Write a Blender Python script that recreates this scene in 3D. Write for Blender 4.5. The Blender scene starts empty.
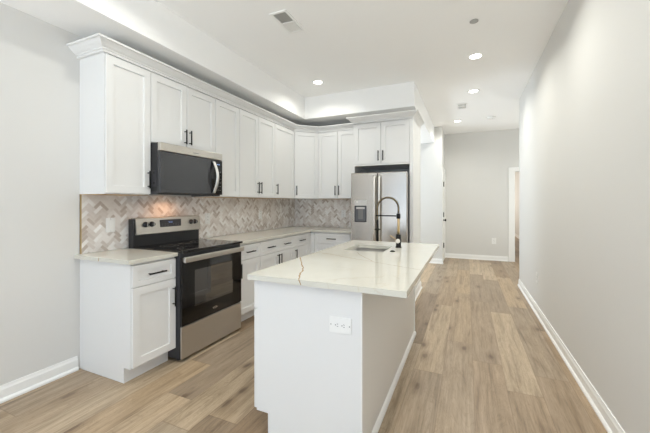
import bpy, bmesh, math, random
from mathutils import Vector, Matrix
random.seed(7)
SC = bpy.context.scene
COL = SC.collection
PI = math.pi

# ------------------------------------------------------------------ camera
FPX, YAW, HOR, CAMH = 321.13, 0.417, 203.22, 1.32
cd = bpy.data.cameras.new('camera')
cam = bpy.data.objects.new('camera', cd); COL.objects.link(cam)
cam.location = (0, 0, CAMH); cam.rotation_euler = (PI/2, 0, YAW)
cd.sensor_fit = 'HORIZONTAL'; cd.sensor_width = 36.0; cd.lens = FPX/650*36
cd.shift_y = -(216.5-HOR)/650; cd.clip_start = 0.05
SC.camera = cam

# ------------------------------------------------------------------ world, daylight and added fills, exposure
W = bpy.data.worlds.new('sky'); SC.world = W; W.use_nodes = True
W.node_tree.nodes['Background'].inputs[0].default_value = (0.62, 0.79, 1.0, 1)
W.node_tree.nodes['Background'].inputs[1].default_value = 1.6
SC.view_settings.view_transform = 'Standard'; SC.view_settings.look = 'None'
SC.view_settings.exposure = 0.29; SC.view_settings.gamma = 1.0
SC.view_settings.use_curve_mapping = False
SC.cycles.use_denoising = True
SC.cycles.max_bounces = 12; SC.cycles.diffuse_bounces = 8; SC.cycles.glossy_bounces = 6
SC.cycles.sample_clamp_indirect = 8.0

def area(name, loc, rot, sx, sy, power, col=(1, 1, 1), shape='RECTANGLE', spread=PI):
    l = bpy.data.lights.new(name, 'AREA'); l.shape = shape; l.size = sx
    if shape == 'RECTANGLE': l.size_y = sy
    l.energy = power; l.color = col; l.spread = spread
    o = bpy.data.objects.new(name, l); COL.objects.link(o)
    o.location = loc; o.rotation_euler = rot
    return o
LAMP_W = 8.2
area('daylight_rear_window', (-0.95, -2.58, 1.35), (PI/2, 0, 0), 3.0, 2.3, 8.0, (0.58, 0.75, 1.0))
area('rear_ceiling_fill', (-0.95, -2.56, 0.60), (math.radians(155), 0, 0), 3.0, 0.7, 40, (1.0, 1.0, 0.96), spread=math.radians(110))  # added fill aimed up from the rear opening to brighten the ceiling
area('rear_ceiling_fill_deep', (-0.95, -2.55, 0.60), (math.radians(125), 0, 0), 3.0, 0.7, 10, (0.90, 0.95, 1.0), spread=math.radians(110))  # second added fill, tilted lower to reach the ceiling deeper in
area('backsplash_fill', (0.87, -1.35, 1.25), (PI/2, 0, PI/2), 1.5, 2.1, 8, (0.96, 1.0, 0.98))  # added fill for the backsplash and left side, from an invented window
area('right_ceiling_fill', (0.87, -1.35, 0.60), (math.radians(150), 0, PI/2), 1.5, 0.7, 12, (0.94, 1.0, 0.98), spread=math.radians(100))  # added uplight from the right side for the ceiling over the camera
area('daylight_side_window', (-2.90, 6.35, 1.45), (PI/2, 0, -PI/2), 1.3, 1.7, 23, (0.78, 0.90, 1.0))
area('side_ceiling_fill', (-2.90, 6.35, 0.70), (math.radians(140), 0, -PI/2), 1.3, 0.7, 8, (0.88, 0.95, 1.0), spread=math.radians(110))  # added uplight that lifts the side room and hall ceiling
area('alcove_fill', (2.15, 7.15, 1.5), (PI/2, 0, PI/2), 1.2, 1.6, 15, (0.97, 1.0, 0.96))  # unseen fill added inside the closed alcove, which has no window opening
area('far_room_fill', (0.1, 15.9, 1.5), (PI/2, 0, PI), 1.6, 1.5, 48, (1.0, 0.93, 0.84))  # added warm light inside the far room, whose end wall has no window

# ------------------------------------------------------------------ materials
def lin(c):
    return tuple(((v/255)/12.92 if v/255 <= 0.04045 else ((v/255+0.055)/1.055)**2.4) for v in c) + (1,)
class NT:
    def __init__(s, name):
        s.m = bpy.data.materials.new(name); s.m.use_nodes = True
        s.t = s.m.node_tree; s.b = s.t.nodes['Principled BSDF']
    def n(s, typ, **kw):
        x = s.t.nodes.new(typ)
        for k, v in kw.items(): setattr(x, k, v)
        return x
    def l(s, a, b): s.t.links.new(a, b)
    def math(s, op, a, b=None, c=None):
        x = s.n('ShaderNodeMath', operation=op)
        for i, v in enumerate((a, b, c)):
            if v is None: continue
            if isinstance(v, (int, float)): x.inputs[i].default_value = v
            else: s.l(v, x.inputs[i])
        return x.outputs[0]
    def mix(s, f, a, b, blend='MIX'):
        x = s.n('ShaderNodeMix', data_type='RGBA', blend_type=blend)
        for i, v in ((0, f), (6, a), (7, b)):
            if isinstance(v, (int, float)): x.inputs[i].default_value = v
            elif isinstance(v, tuple): x.inputs[i].default_value = v
            else: s.l(v, x.inputs[i])
        return x.outputs[2]
    def ramp(s, f, stops):
        x = s.n('ShaderNodeValToRGB'); e = x.color_ramp.elements
        while len(e) > len(stops): e.remove(e[-1])
        while len(e) < len(stops): e.new(0.5)
        for q, (p, c) in zip(e, stops): q.position = p; q.color = c
        s.l(f, x.inputs[0]); return x.outputs[0]
    def noise(s, vec, scale, detail=2, rough=0.5, dist=0.0):
        x = s.n('ShaderNodeTexNoise'); x.inputs['Scale'].default_value = scale
        x.inputs['Detail'].default_value = detail; x.inputs['Roughness'].default_value = rough
        x.inputs['Distortion'].default_value = dist
        if vec is not None: s.l(vec, x.inputs['Vector'])
        return x.outputs[0]
    def coord(s, scale=(1, 1, 1)):
        tc = s.n('ShaderNodeTexCoord'); mp = s.n('ShaderNodeMapping'); mp.inputs['Scale'].default_value = scale
        s.l(tc.outputs['Object'], mp.inputs[0]); return mp.outputs[0]
    def bump(s, h, strength=0.1, dist=0.01):
        x = s.n('ShaderNodeBump'); x.inputs['Strength'].default_value = strength; x.inputs['Distance'].default_value = dist
        s.l(h, x.inputs['Height']); s.l(x.outputs[0], s.b.inputs['Normal'])

def simple(name, rgb, rough=0.5, metal=0.0, var=0.02, vscale=6, spec=None):
    k = NT(name); c = lin(rgb)
    f = k.noise(k.coord(), vscale, 3)
    d = tuple(max(0, v*(1-var)) for v in c[:3]) + (1,)
    k.l(k.mix(f, d, c), k.b.inputs['Base Color'])
    k.b.inputs['Roughness'].default_value = rough; k.b.inputs['Metallic'].default_value = metal
    if spec is not None: k.b.inputs['Specular IOR Level'].default_value = spec
    return k
def paint(name, rgb, rough=0.6):
    k = simple(name, rgb, rough, var=0.015, vscale=2)
    k.bump(k.noise(k.coord(), 260, 2), 0.03, 0.002); return k.m

M = {}
M['wall'] = paint('wall_paint', (218, 217, 214), 0.65)
M['ceiling'] = paint('ceiling_paint', (249, 249, 248), 0.8)
M['greige'] = paint('island_back_paint', (228, 225, 220), 0.6)
M['trim'] = simple('trim_white', (242, 242, 240), 0.35, var=0.01).m
M['cab'] = simple('cabinet_white', (230, 230, 229), 0.38, var=0.01).m
M['black'] = simple('matte_black_metal', (28, 27, 26), 0.4, 0.6).m
M['blackplastic'] = simple('black_plastic', (34, 34, 36), 0.45).m
M['darkgrey'] = simple('charcoal_enamel', (62, 62, 65), 0.4, 0.2).m
M['glassblack'] = simple('black_glass', (10, 10, 11), 0.06, spec=0.6).m
kk = simple('oven_window_glass', (40, 38, 36), 0.03); kk.b.inputs['IOR'].default_value = 2.3; M['ovenwindow'] = kk.m
M['mwglass'] = simple('microwave_glass', (52, 53, 56), 0.14, spec=0.7).m
M['plate'] = simple('outlet_plastic', (240, 240, 238), 0.35).m
M['slot'] = simple('outlet_slot', (60, 60, 62), 0.5).m
M['gold'] = simple('brushed_gold', (206, 180, 136), 0.32, 0.9).m
M['satin'] = simple('satin_bright_steel', (228, 226, 222), 0.42, 0.75).m
M['chrome'] = simple('polished_chrome', (225, 225, 225), 0.12, 1.0).m
M['ivory'] = simple('white_enamel_knob', (236, 230, 220), 0.2).m
M['grey'] = simple('vent_grey', (120, 120, 120), 0.6).m
M['duct'] = simple('vent_duct', (176, 175, 172), 0.7).m
M['brass'] = simple('schluter_edge', (196, 172, 128), 0.35, 0.6).m
M['wood'] = simple('raw_plywood', (198, 168, 128), 0.6).m
M['dispenser'] = simple('dispenser_recess', (96, 97, 100), 0.35, 0.3).m

def steel(name, rgb, rough, axis):
    k = NT(name); c = lin(rgb)
    sc = [4, 4, 4]; sc = [260 if i != axis else 3 for i in range(3)]
    h = k.noise(k.coord(tuple(sc)), 1.0, 3)
    k.l(k.mix(h, tuple(v*0.88 for v in c[:3])+(1,), c), k.b.inputs['Base Color'])
    k.b.inputs['Metallic'].default_value = 0.9
    k.l(k.math('ADD', k.math('MULTIPLY', h, 0.12), rough-0.06), k.b.inputs['Roughness'])
    k.bump(h, 0.04, 0.001)
    return k.m
M['steel_h'] = steel('stainless_horizontal_grain', (205, 200, 192), 0.30, 1)
M['steel_v'] = steel('stainless_vertical_grain', (190, 183, 174), 0.24, 2)
M['steel_s'] = simple('sink_stainless', (188, 186, 183), 0.38, 0.8).m

def emit(name, rgb, st):
    k = NT(name)
    k.b.inputs['Base Color'].default_value = lin(rgb)
    k.b.inputs['Emission Color'].default_value = lin(rgb); k.b.inputs['Emission Strength'].default_value = st
    return k.m
M['lamp'] = emit('lamp_diffuser', (255, 252, 244), 6.0)
M['display'] = emit('blue_display', (150, 180, 235), 0.7)
M['hoodlamp'] = emit('cooktop_lamp', (255, 190, 120), 5.0)

# quartz
k = NT('white_quartz')
n1 = k.noise(k.coord(), 1.7, 6, 0.62, 0.6)
v = k.math('ABSOLUTE', k.math('SUBTRACT', n1, 0.5))
n2 = k.noise(k.coord(), 5, 4)
base = k.mix(n2, lin((208, 205, 194)), lin((217, 215, 205)))
fine = k.ramp(v, [(0.0, (1, 1, 1, 1)), (0.012, (0, 0, 0, 1))])
msk = k.ramp(k.noise(k.coord(), 1.1, 2), [(0.52, (0, 0, 0, 1)), (0.66, (1, 1, 1, 1))])
fm = k.mix(1.0, fine, msk, 'MULTIPLY')
k.l(k.mix(k.math('MULTIPLY', fm, 0.35), base, lin((196, 182, 158))), k.b.inputs['Base Color'])
k.b.inputs['Roughness'].default_value = 0.09
M['quartz'] = k.m
M['vein'] = simple('quartz_gold_vein', (182, 150, 108), 0.12, var=0.25, vscale=40).m
M['veingrey'] = simple('quartz_grey_vein', (194, 186, 170), 0.12, var=0.15, vscale=40).m

# oak plank floor: boards run along Y
PWID, PLEN = 0.2165, 1.80
k = NT('oak_plank_floor')
tc = k.n('ShaderNodeTexCoord'); sx = k.n('ShaderNodeSeparateXYZ'); k.l(tc.outputs['Object'], sx.inputs[0])
xr = k.math('DIVIDE', k.math('ADD', sx.outputs[0], 10.134), PWID)
row = k.math('FLOOR', xr); fx = k.math('FRACT', xr)
wn = k.n('ShaderNodeTexWhiteNoise', noise_dimensions='1D'); k.l(row, wn.inputs['W'])
yr = k.math('DIVIDE', k.math('ADD', sx.outputs[1], k.math('MULTIPLY', wn.outputs[0], PLEN)), PLEN)
yr = k.math('ADD', yr, 20.0)
iy = k.math('FLOOR', yr); fy = k.math('FRACT', yr)
cb = k.n('ShaderNodeCombineXYZ'); k.l(row, cb.inputs[0]); k.l(iy, cb.inputs[1])
w2 = k.n('ShaderNodeTexWhiteNoise', noise_dimensions='2D'); k.l(cb.outputs[0], w2.inputs['Vector'])
rnd = w2.outputs[0]
off = k.n('ShaderNodeCombineXYZ'); k.l(k.math('MULTIPLY', rnd, 37.0), off.inputs[0]); k.l(k.math('MULTIPLY', rnd, 91.0), off.inputs[1])
def gv(a, b):
    mp = k.n('ShaderNodeMapping'); mp.inputs['Scale'].default_value = (a, b, 1)
    k.l(tc.outputs['Object'], mp.inputs[0])
    ad = k.n('ShaderNodeVectorMath', operation='ADD'); k.l(mp.outputs[0], ad.inputs[0]); k.l(off.outputs[0], ad.inputs[1])
    return ad.outputs[0]
tone = k.ramp(rnd, [(0.0, lin((140, 118, 94))), (0.3, lin((161, 138, 111))), (0.65, lin((175, 152, 123))), (1.0, lin((194, 172, 143)))])
w3 = k.n('ShaderNodeTexWhiteNoise', noise_dimensions='3D'); cb3 = k.n('ShaderNodeCombineXYZ')
k.l(row, cb3.inputs[0]); k.l(iy, cb3.inputs[1]); cb3.inputs[2].default_value = 7.3; k.l(cb3.outputs[0], w3.inputs['Vector'])
tone = k.mix(k.math('MULTIPLY', w3.outputs[0], 0.55), tone, lin((160, 148, 132)))
g1 = k.noise(gv(26, 1.3), 1.0, 5, 0.65, 0.4)
g2 = k.noise(gv(5.5, 0.9), 1.0, 4, 0.6, 1.6)
g3 = k.noise(gv(95, 5.5), 1.0, 3, 0.6)
grain = k.ramp(g1, [(0.30, (0.52, 0.47, 0.42, 1)), (0.46, (0.94, 0.93, 0.91, 1)), (0.70, (1.20, 1.20, 1.22, 1))])
cath = k.ramp(g2, [(0.28, (0.68, 0.63, 0.57, 1)), (0.42, (0.93, 0.92, 0.90, 1)), (0.7, (1.08, 1.08, 1.10, 1))])
c1 = k.mix(0.85, tone, grain, 'MULTIPLY'); c1 = k.mix(0.9, c1, cath, 'MULTIPLY')
c1 = k.mix(0.6, c1, k.ramp(g3, [(0.3, (0.75, 0.73, 0.7, 1)), (0.6, (1.08, 1.08, 1.08, 1))]), 'MULTIPLY')
ringv = k.math('ABSOLUTE', k.math('SINE', k.math('MULTIPLY', g2, 62.0)))
c1 = k.mix(0.55, c1, k.ramp(ringv, [(0.0, (0.72, 0.68, 0.63, 1)), (0.35, (0.97, 0.97, 0.96, 1)), (1.0, (1.06, 1.06, 1.07, 1))]), 'MULTIPLY')
vo = k.n('ShaderNodeTexVoronoi', voronoi_dimensions='2D'); vo.inputs['Scale'].default_value = 1.0; k.l(gv(3.8, 1.5), vo.inputs['Vector'])
kn = k.ramp(vo.outputs['Distance'], [(0.0, (1, 1, 1, 1)), (0.05, (0.85, 0.85, 0.85, 1)), (0.09, (0.40, 0.40, 0.40, 1)), (0.24, (0, 0, 0, 1))])
vc = k.n('ShaderNodeSeparateColor'); k.l(vo.outputs['Color'], vc.inputs[0])
kn = k.math('MULTIPLY', kn, k.math('GREATER_THAN', vc.outputs[0], 0.45))
kn = k.math('MULTIPLY', kn, k.math('ADD', 0.45, k.noise(gv(40, 10), 1.0, 3)))
c1 = k.mix(k.math('MULTIPLY', kn, 0.8), c1, lin((84, 62, 44)))
ex = k.math('MINIMUM', fx, k.math('SUBTRACT', 1.0, fx)); ey = k.math('MINIMUM', fy, k.math('SUBTRACT', 1.0, fy))
gap = k.math('MAXIMUM', k.math('LESS_THAN', ex, 0.010), k.math('LESS_THAN', ey, 0.0016))
c1 = k.mix(k.math('MULTIPLY', gap, 0.40), c1, lin((104, 82, 62)))
k.l(c1, k.b.inputs['Base Color'])
k.l(k.math('ADD', 0.34, k.math('MULTIPLY', g1, 0.12)), k.b.inputs['Roughness'])
k.bump(k.math('SUBTRACT', k.math('MULTIPLY', g1, 0.3), gap), 0.12, 0.002)
M['floor'] = k.m

# marble herringbone tile: per-tile tint stored on the mesh
k = NT('marble_tile')
at = k.n('ShaderNodeAttribute', attribute_name='tint')
tsep = k.n('ShaderNodeSeparateColor'); k.l(at.outputs['Color'], tsep.inputs[0])
tc_ = k.ramp(tsep.outputs[0], [(0.0, lin((196, 184, 174))), (0.2, lin((226, 219, 213))), (0.5, lin((246, 243, 240))), (0.8, lin((246, 244, 241))), (1.0, lin((251, 250, 249)))])
nz = k.noise(k.coord(), 38, 4, 0.6, 1.2)
k.l(k.mix(0.55, tc_, k.ramp(nz, [(0.3, (0.90, 0.88, 0.86, 1)), (0.6, (1.02, 1.02, 1.02, 1))]), 'MULTIPLY'), k.b.inputs['Base Color'])
k.b.inputs['Roughness'].default_value = 0.3
M['tile'] = k.m
M['grout'] = simple('tile_grout', (238, 234, 229), 0.8).m

# ------------------------------------------------------------------ mesh helpers
class MB:
    def __init__(s): s.bm = bmesh.new(); s.mi = 0; s.sm = set()
    def _f(s, vs, smooth=False):
        try: f = s.bm.faces.new(vs)
        except ValueError: return None
        f.material_index = s.mi; f.smooth = smooth; return f
    def box(s, x0, x1, y0, y1, z0, z1, bev=0.0):
        if x0 > x1: x0, x1 = x1, x0
        if y0 > y1: y0, y1 = y1, y0
        if z0 > z1: z0, z1 = z1, z0
        if bev <= 0:
            v = [s.bm.verts.new(p) for p in ((x0,y0,z0),(x1,y0,z0),(x1,y1,z0),(x0,y1,z0),(x0,y0,z1),(x1,y0,z1),(x1,y1,z1),(x0,y1,z1))]
            for q in ((3,2,1,0),(4,5,6,7),(0,1,5,4),(1,2,6,5),(2,3,7,6),(3,0,4,7)): s._f([v[i] for i in q])
            return s
        t = bmesh.new(); bmesh.ops.create_cube(t, size=1.0)
        bmesh.ops.scale(t, vec=(x1-x0, y1-y0, z1-z0), verts=t.verts)
        bmesh.ops.translate(t, vec=((x0+x1)/2, (y0+y1)/2, (z0+z1)/2), verts=t.verts)
        bmesh.ops.bevel(t, geom=t.edges[:], offset=bev, segments=2, affect='EDGES', profile=0.5)
        s.merge(t); return s
    def merge(s, t, mat=None):
        mp = {}
        for v in t.verts: mp[v.index if False else v] = s.bm.verts.new(mat @ v.co if mat else v.co)
        for f in t.faces: s._f([mp[v] for v in f.verts], f.smooth)
        t.free()
    def quad(s, *ps): s._f([s.bm.verts.new(p) for p in ps]); return s
    def prism(s, pts, axis, a, b):
        # polygon pts in the plane across axis, extruded from a to b
        def P(p, t):
            if axis == 0: return (t, p[0], p[1])
            if axis == 1: return (p[0], t, p[1])
            return (p[0], p[1], t)
        A = [s.bm.verts.new(P(p, a)) for p in pts]; B = [s.bm.verts.new(P(p, b)) for p in pts]
        n = len(pts); s._f(A); s._f(B[::-1])
        for i in range(n): s._f([A[i], A[(i+1) % n], B[(i+1) % n], B[i]])
        return s
    def cyl(s, p0, p1, r0, r1=None, n=16, smooth=True):
        return s.tube([p0, p1], [r0, r0 if r1 is None else r1], n, smooth)
    def tube(s, pts, rs, n=12, smooth=True, cap=True):
        pts = [Vector(p) for p in pts]
        if isinstance(rs, (int, float)): rs = [rs]*len(pts)
        rings = []; up = None
        for i, p in enumerate(pts):
            d = (pts[min(i+1, len(pts)-1)] - pts[max(i-1, 0)])
            if d.length < 1e-9: d = Vector((0, 0, 1))
            d.normalize()
            if up is None: up = d.orthogonal().normalized()
            else:
                up = up - d*up.dot(d)
                up = up.normalized() if up.length > 1e-6 else d.orthogonal().normalized()
            w = d.cross(up)
            rings.append([s.bm.verts.new(p + (up*math.cos(2*PI*j/n) + w*math.sin(2*PI*j/n))*rs[i]) for j in range(n)])
        for a, b in zip(rings, rings[1:]):
            for j in range(n): s._f([a[j], a[(j+1) % n], b[(j+1) % n], b[j]], smooth)
        if cap: s._f(rings[0][::-1]); s._f(rings[-1])
        return s
    def lathe(s, c, prof, axis='z', n=32, smooth=True):
        # prof: (radius, height) pairs along the axis
        c = Vector(c); rings = []
        for r, h in prof:
            ring = []
            for j in range(n):
                a = 2*PI*j/n; u, v = r*math.cos(a), r*math.sin(a)
                q = {'z': (u, v, h), 'x': (h, u, v), 'y': (u, h, v)}[axis]
                ring.append(s.bm.verts.new(c + Vector(q)))
            rings.append(ring)
        for a, b in zip(rings, rings[1:]):
            for j in range(n): s._f([a[j], a[(j+1) % n], b[(j+1) % n], b[j]], smooth)
        s._f(rings[0][::-1]); s._f(rings[-1]); return s
    def sphere(s, c, r, sz=(1, 1, 1)):
        t = bmesh.new(); bmesh.ops.create_uvsphere(t, u_segments=16, v_segments=10, radius=r)
        for f in t.faces: f.smooth = True
        bmesh.ops.scale(t, vec=sz, verts=t.verts); bmesh.ops.translate(t, vec=c, verts=t.verts)
        s.merge(t); return s
    def grid_slab(s, xs, ys, skip, z0, z1):
        nx, ny = len(xs), len(ys)
        lo = [[s.bm.verts.new((x, y, z0)) for y in ys] for x in xs]
        hi = [[s.bm.verts.new((x, y, z1)) for y in ys] for x in xs]
        on = lambda i, j: 0 <= i < nx-1 and 0 <= j < ny-1 and (i, j) not in skip
        for i in range(nx-1):
            for j in range(ny-1):
                if not on(i, j): continue
                s._f([hi[i][j], hi[i+1][j], hi[i+1][j+1], hi[i][j+1]])
                s._f([lo[i][j+1], lo[i+1][j+1], lo[i+1][j], lo[i][j]])
                if not on(i-1, j): s._f([lo[i][j+1], lo[i][j], hi[i][j], hi[i][j+1]])
                if not on(i+1, j): s._f([lo[i+1][j], lo[i+1][j+1], hi[i+1][j+1], hi[i+1][j]])
                if not on(i, j-1): s._f([lo[i][j], lo[i+1][j], hi[i+1][j], hi[i][j]])
                if not on(i, j+1): s._f([lo[i+1][j+1], lo[i][j+1], hi[i][j+1], hi[i+1][j+1]])
        for v in list(s.bm.verts):
            if not v.link_faces: s.bm.verts.remove(v)
        return s
    def sweep(s, path, prof, closed_prof=True):
        # path: XY polyline; outward = right of travel; prof: (out, z)
        P = [Vector((p[0], p[1])) for p in path]; n = len(P); rings = []
        for i in range(n):
            def nrm(a, b):
                d = (b-a).normalized(); return Vector((d.y, -d.x))
            if i == 0: m = nrm(P[0], P[1])
            elif i == n-1: m = nrm(P[-2], P[-1])
            else:
                a, b = nrm(P[i-1], P[i]), nrm(P[i], P[i+1]); m = (a+b); m = m/ (m.length_squared/2)
            rings.append([s.bm.verts.new((P[i].x+m.x*o, P[i].y+m.y*o, z)) for o, z in prof])
        q = len(prof)
        for a, b in zip(rings, rings[1:]):
            for j in range(q if closed_prof else q-1): s._f([a[j], a[(j+1) % q], b[(j+1) % q], b[j]])
        if closed_prof: s._f(rings[0]); s._f(rings[-1][::-1])
        return s
    def build(s, name, mats, parent=None, fix=True):
        if not isinstance(mats, (list, tuple)): mats = [mats]
        if fix: bmesh.ops.recalc_face_normals(s.bm, faces=s.bm.faces[:])
        me = bpy.data.meshes.new(name); s.bm.to_mesh(me); s.bm.free()
        for m in mats: me.materials.append(M[m])
        o = bpy.data.objects.new(name, me); COL.objects.link(o)
        if parent is not None: o.parent = parent
        return o
def tag(o, label, cat, group=None):
    o['label'] = label; o['category'] = cat
    if group: o['group'] = group
    return o
def thing(name, label, cat, loc=(0, 0, 0), rz=0.0, group=None):
    o = bpy.data.objects.new(name, None); COL.objects.link(o)
    o.location = loc; o.rotation_euler = (0, 0, rz); o.empty_display_size = 0.1
    return tag(o, label, cat, group)
def struct(o, label, cat):
    o['kind'] = 'structure'; return tag(o, label, cat)
def dup(root, loc, label):
    r = root.copy(); COL.objects.link(r); r.location = loc; r['label'] = label
    for ch in list(root.children):
        c = ch.copy(); COL.objects.link(c); c.parent = r
        for g in list(ch.children):
            d = g.copy(); COL.objects.link(d); d.parent = c
    return r

# ------------------------------------------------------------------ key dimensions
XL, XR, YB, YF = -2.835, 0.764, 5.07, 8.34
ZC, ZS = 2.995, 2.655
XE, YE = -0.665, 5.17            # end of the kitchen's back wall
YH, XH = 7.43, -0.503            # hall block
YR = -2.6

# ------------------------------------------------------------------ setting
struct(MB().box(-3.0, 2.4, YR-.15, 16.2, -0.08, 0).build('floor', 'floor'), 'light oak plank floor running down the kitchen and hall', 'floor')
struct(MB().box(-3.0, 2.4, YR-.15, 16.2, ZC, ZC+.1).build('ceiling', 'ceiling'), 'smooth white ceiling with recessed lights', 'ceiling')
m = MB()   # left wall with the window of the side room
m.box(XL-.12, XL, YR, 5.6, 0, ZC); m.box(XL-.12, XL, 7.1, YH+.1, 0, ZC)
m.box(XL-.12, XL, 5.6, 7.1, 0, .5); m.box(XL-.12, XL, 5.6, 7.1, 2.4, ZC)
struct(m.build('wall_left', 'wall'), 'white painted wall behind the range and left cabinets', 'wall')
struct(MB().box(XL, XE, YB, YE, 0, ZC).build('wall_back', 'wall'), 'white wall behind the refrigerator and corner cabinets', 'wall')
m = MB(); m.box(XR, XR+.12, -.6, 5.975, 0, ZC); m.box(XR, XR+.12, YR, -2.1, 0, ZC); m.box(XR, XR+.12, -2.1, -.6, 0, .2); m.box(XR, XR+.12, -2.1, -.6, 2.3, ZC)  # opening behind the viewer is added to let the fill light in
struct(m.build('wall_right', 'wall'), 'long blank white wall along the right side', 'wall')
struct(MB().box(XL, XH, YH, YF+.12, 0, ZC).build('wall_hall', 'wall'), 'white wall corner past the refrigerator', 'wall')
m = MB(); m.box(XH, .965, YF, YF+.12, 0, ZC); m.box(.965, 1.75, YF, YF+.12, 2.05, ZC); m.box(1.75, 2.3, YF, YF+.12, 0, ZC)
struct(m.build('wall_far', 'wall'), 'grey white wall closing the far end of the hall', 'wall')
m = MB(); m.box(XR+.12, 2.3, 5.855, 5.975, 0, ZC); m.box(2.2, 2.3, 5.975, YF, 0, ZC)
struct(m.build('wall_alcove', 'wall'), 'white walls of the alcove hidden behind the right wall', 'wall')
m = MB(); m.box(1.77, 1.87, YF+.12, 16.1, 0, ZC); m.box(-1.6, -1.5, YF+.12, 16.1, 0, ZC); m.box(-1.5, 1.77, 16.0, 16.1, 0, ZC)
struct(m.build('wall_far_room', 'wall'), 'walls of the room seen through the far doorway', 'wall')
m = MB(); m.box(XL-.12, -2.45, YR-.12, YR, 0, ZC); m.box(.55, XR+.12, YR-.12, YR, 0, ZC)
m.box(-2.45, .55, YR-.12, YR, 0, .2); m.box(-2.45, .55, YR-.12, YR, 2.5, ZC)
struct(m.build('wall_rear', 'wall'), 'white wall with the wide window behind the viewer', 'wall')
m = MB(); m.box(XL, -2.354, YR, 4.53, ZS, ZC-.001); m.box(XL, XE+.001, 4.53, YH-.001, ZS, ZC-.001)
struct(m.build('soffit', 'ceiling'), 'white dropped soffit above the wall cabinets', 'soffit')

# baseboards
BP = [(0, 0), (.026, 0), (.026, .012), (.020, .02), (.013, .026), (.013, .080), (.009, .092), (.007, .108), (0, .108)]
def baseboard(name, path, label):
    struct(MB().sweep(path, BP).build(name, 'trim'), label, 'baseboard')
baseboard('baseboard_left', [(XL, 1.535), (XL, YR)][::-1], 'white baseboard on the left wall before the cabinets')
baseboard('baseboard_right', [(XR, 5.975), (XR, YR)], 'white baseboard along the long right wall')
baseboard('baseboard_far', [(XH, YF), (.85, YF)], 'white baseboard at the foot of the far hall wall')
baseboard('baseboard_hall', [(XL, YH), (XH, YH), (XH, 7.47)], 'white baseboard on the wall corner past the refrigerator')
baseboard('baseboard_back', [(-.70, YB-.64), (XE, YB-.64), (XE, YE), (XL, YE)][1:], 'white baseboard wrapping the end of the refrigerator wall')
baseboard('baseboard_far_room', [(1.77, 16.0), (1.77, YF+.12)], 'white baseboard in the room beyond the doorway')

# far doorway casing
m = MB()
for x0, x1, z0, z1 in ((.855, .965, 0, 2.05), (1.75, 1.86, 0, 2.05), (.855, 1.86, 2.05, 2.13)):
    m.box(x0, x1, YF-.018, YF, z0, z1, .004)
m.box(.965, .98, YF-.018, YF+.13, 0, 2.05); m.box(1.735, 1.75, YF-.018, YF+.13, 0, 2.05); m.box(.98, 1.735, YF-.018, YF+.13, 2.035, 2.05)
struct(m.build('trim_1', 'trim'), 'white casing around the open doorway at the hall end', 'trim')
# hall door on the block's side, seen edge-on
d = MB().box(XH-.002, XH+.012, 7.56, 8.25, .01, 2.03).build('door_1', 'trim')
struct(d, 'white hall door seen edge on beside the far wall', 'door')
m = MB(); m.box(XH, XH+.018, 7.47, 7.56, 0, 2.1, .003); m.box(XH, XH+.018, 8.25, 8.335, 0, 2.1, .003); m.box(XH, XH+.018, 7.47, 8.335, 2.03, 2.12, .003)
m.build('door_frame', 'trim', d)
for z in (1.74, 1.065, .39):
    MB().box(XH+.012, XH+.030, 7.535, 7.57, z-.05, z+.05, .002).cyl((XH+.03, 7.553, z-.055), (XH+.03, 7.553, z+.055), .008, n=10).build('hinge', 'black', d)
MB().lathe((XH+.012, 7.60, .945), [(.028, 0), (.028, .008), (.012, .012), (.012, .03), (.026, .04), (.028, .055), (.018, .066)], 'x', 18).build('door_knob', 'black', d)
# windows (rear and side room; the right-wall one is added for light)
m = MB(); m.box(XR+.04, XR+.10, -2.1, -.6, .2, .27); m.box(XR+.04, XR+.10, -2.1, -.6, 2.23, 2.3)
for y in (-2.1, -1.385, -.67): m.box(XR+.04, XR+.10, y, y+.07, .27, 2.23)
struct(m.build('added_window', 'trim'), 'white window frame added in the right wall behind the viewer for light', 'window')
m = MB(); m.box(-2.45, .55, YR-.1, YR-.04, .2, .27); m.box(-2.45, .55, YR-.1, YR-.04, 2.43, 2.5)
for x in (-2.45, -1.485, -.485, .48): m.box(x, x+.07, YR-.1, YR-.04, .27, 2.43)
struct(m.build('window_1', 'trim'), 'white frame of the wide window behind the viewer', 'window')
m = MB(); m.box(XL-.11, XL-.05, 5.6, 7.1, .5, .56); m.box(XL-.11, XL-.05, 5.6, 7.1, 2.34, 2.4)
for y in (5.6, 6.32, 7.04): m.box(XL-.11, XL-.05, y, y+.06, .56, 2.34)
struct(m.build('window_2', 'trim'), 'white window frame of the side room past the refrigerator', 'window')

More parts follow.
